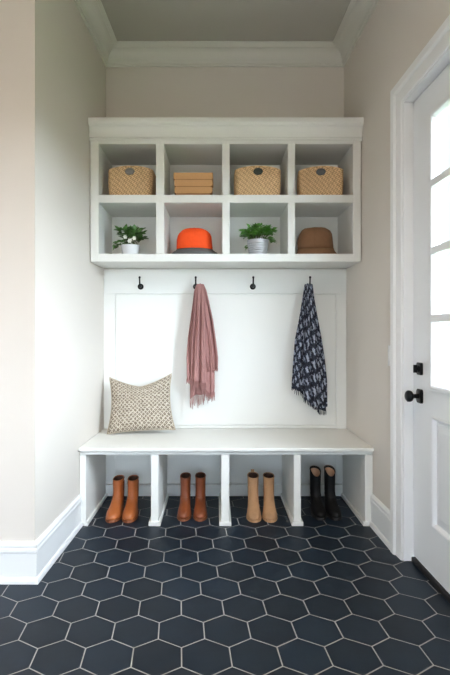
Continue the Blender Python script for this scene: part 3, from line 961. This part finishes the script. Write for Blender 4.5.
G1, G2, G3, G4 = 'cognac boots', 'russet boots', 'tan boots', 'black boots'
boot('left boot of the orange-brown cognac pair in the leftmost bench cubby', -.652, 2.995, math.radians(-5), .226, M['cognac'], M['lining_dark'], M['sole'], G1, toew=.050, tab=False, slant=.010, elastic=M['elastic_o'])
boot('right boot of the orange-brown cognac pair in the leftmost bench cubby', -.556, 2.995, math.radians(-1), .226, M['cognac'], M['lining_dark'], M['sole'], G1, toew=.050, tab=False, slant=.010, elastic=M['elastic_o'])
boot('left boot of the dark russet pair in the second cubby from left', -.210, 3.018, math.radians(-1), .236, M['russet'], M['lining_dark'], M['sole'], G2, toew=.046, tab=False, slant=.011)
boot('right boot of the dark russet pair in the second cubby from left', -.110, 3.018, math.radians(1), .237, M['russet'], M['lining_dark'], M['sole'], G2, toew=.046, tab=False, slant=.011)
boot('left boot of the pale tan suede pair in the third cubby', .239, 3.000, math.radians(-1), .244, M['tan'], M['lining_dark'], M['tan'], G3, shaftw=.036, toew=.049)
boot('right boot of the pale tan suede pair in the third cubby', .343, 3.000, math.radians(-2), .242, M['tan'], M['lining_dark'], M['tan'], G3, shaftw=.036, toew=.049, tab=False, slant=.011)
boot('left boot of the black pair with tan lining in the rightmost cubby', .660, 3.035, math.radians(1), .272, M['blackleather'], M['lining_tan'], M['sole_dark'], G4, slant=.022, tab=False, rimdip=.026, fold=.014)
boot('right boot of the black pair with tan lining in the rightmost cubby', .755, 3.030, math.radians(2), .276, M['blackleather'], M['lining_tan'], M['sole_dark'], G4, slant=.024, tab=False, rimdip=.026, fold=.014)

# ------------------------------------------------------------------ outside
bm = bmesh.new(); box(bm, -40, 60, -40, 60, -.30, -.16)
tag(link('patio', bm, M['patio']), kind='structure')
bm = bmesh.new(); box(bm, 2.2, 9, -6, 6.5, -.1595, -.10)  # grass patch added to bounce green light in through the door
tag(link('bounce_lawn', bm, M['bounce_lawn']), kind='structure')

# ------------------------------------------------------------------ light
SKY_BASE, SKY_SIDE, SKY_REAR = 1.15, 42.0, 5.0
w = bpy.data.worlds.new('sky'); S.world = w; w.use_nodes = True
nt = w.node_tree; bg = nt.nodes['Background']
tc = nt.nodes.new('ShaderNodeTexCoord'); sp = nt.nodes.new('ShaderNodeSeparateXYZ')
nt.links.new(tc.outputs['Generated'], sp.inputs[0])
rp = nt.nodes.new('ShaderNodeValToRGB')
rp.color_ramp.elements[0].position = 0; rp.color_ramp.elements[0].color = (.80, .91, 1, 1)
rp.color_ramp.elements[1].position = .6; rp.color_ramp.elements[1].color = (.52, .74, 1, 1)
nt.links.new(sp.outputs[2], rp.inputs[0])
# hazy sky, much brighter towards the sun side (+x, beyond the door)
side = nt.nodes.new('ShaderNodeMapRange'); side.interpolation_type = 'SMOOTHSTEP'
side.inputs[1].default_value = .35; side.inputs[2].default_value = .9; side.inputs[3].default_value = SKY_BASE; side.inputs[4].default_value = SKY_SIDE
glow = math_node(nt, 'SUBTRACT', math_node(nt, 'MULTIPLY', sp.outputs[0], .90), math_node(nt, 'MULTIPLY', sp.outputs[1], .436))
nt.links.new(glow, side.inputs[0]); rear = nt.nodes.new('ShaderNodeMapRange'); rear.interpolation_type = 'SMOOTHSTEP'
rear.inputs[1].default_value = -.1; rear.inputs[2].default_value = -.7; rear.inputs[3].default_value = 0; rear.inputs[4].default_value = SKY_REAR
nt.links.new(sp.outputs[1], rear.inputs[0])
nt.links.new(math_node(nt, 'ADD', side.outputs[0], rear.outputs[0]), bg.inputs[1])
tint = nt.nodes.new('ShaderNodeMix'); tint.data_type = 'RGBA'; tint.inputs[7].default_value = (.80, .90, 1, 1)
sf = nt.nodes.new('ShaderNodeMapRange'); sf.inputs[1].default_value = .05; sf.inputs[2].default_value = .4
nt.links.new(sp.outputs[0], sf.inputs[0]); nt.links.new(sf.outputs[0], tint.inputs[0])
nt.links.new(rp.outputs[0], tint.inputs[6]); nt.links.new(tint.outputs[2], bg.inputs[0])
def light(name, kind, loc, rot, energy, color, **kw):
    l = bpy.data.lights.new(name, kind); l.energy = energy; l.color = color
    for k, v in kw.items(): setattr(l, k, v)
    o = bpy.data.objects.new(name, l); COL.objects.link(o); o.location = loc; o.rotation_euler = rot
    return o
# sampling portal over the door glass
po = light('door_portal', 'AREA', (1.16, 2.03, 1.6), (0, PI/2, 0), 1, (1, 1, 1), shape='RECTANGLE', size=1.5, size_y=.9)
po.data.cycles.is_portal = True
po2 = light('rear_opening_portal', 'AREA', (-.78, REAR+.02, 1.35), (PI/2, 0, PI), 1, (1, 1, 1), shape='RECTANGLE', size=3.05, size_y=1.3)
po2.data.cycles.is_portal = True
light('added_warm_fill', 'AREA', (-.7, .2, 3.27), (0, 0, 0), 16, (1, .70, .46), shape='DISK', size=.4)  # unseen warm fill, added to tint the upper walls

for lx_, ly_ in ((-.45, .75), (.50, .75)):
    light('added_overhead_fill', 'SPOT', (lx_, ly_, 3.29), (math.radians(12), 0, 0), 75, (1, .90, .78), spot_size=math.radians(105), spot_blend=1.0, shadow_soft_size=.12)  # unseen spots added overhead to light seat and floor, leaving cubbies darker

# ------------------------------------------------------------------ camera
cam = bpy.data.cameras.new('camera'); co = bpy.data.objects.new('camera', cam); COL.objects.link(co)
co.location = (0, 0, 1.2); co.rotation_euler = (PI/2, 0, 0)
cam.sensor_fit = 'HORIZONTAL'; cam.sensor_width = 36; cam.lens = 36*480/450
cam.shift_x = 8/450; cam.shift_y = -6.5/450; cam.clip_start = .02
S.camera = co
S.view_settings.view_transform = 'Standard'; S.view_settings.look = 'None'
S.view_settings.exposure = .31; S.view_settings.gamma = 1; S.view_settings.use_curve_mapping = False
S.cycles.max_bounces = 10; S.cycles.diffuse_bounces = 6
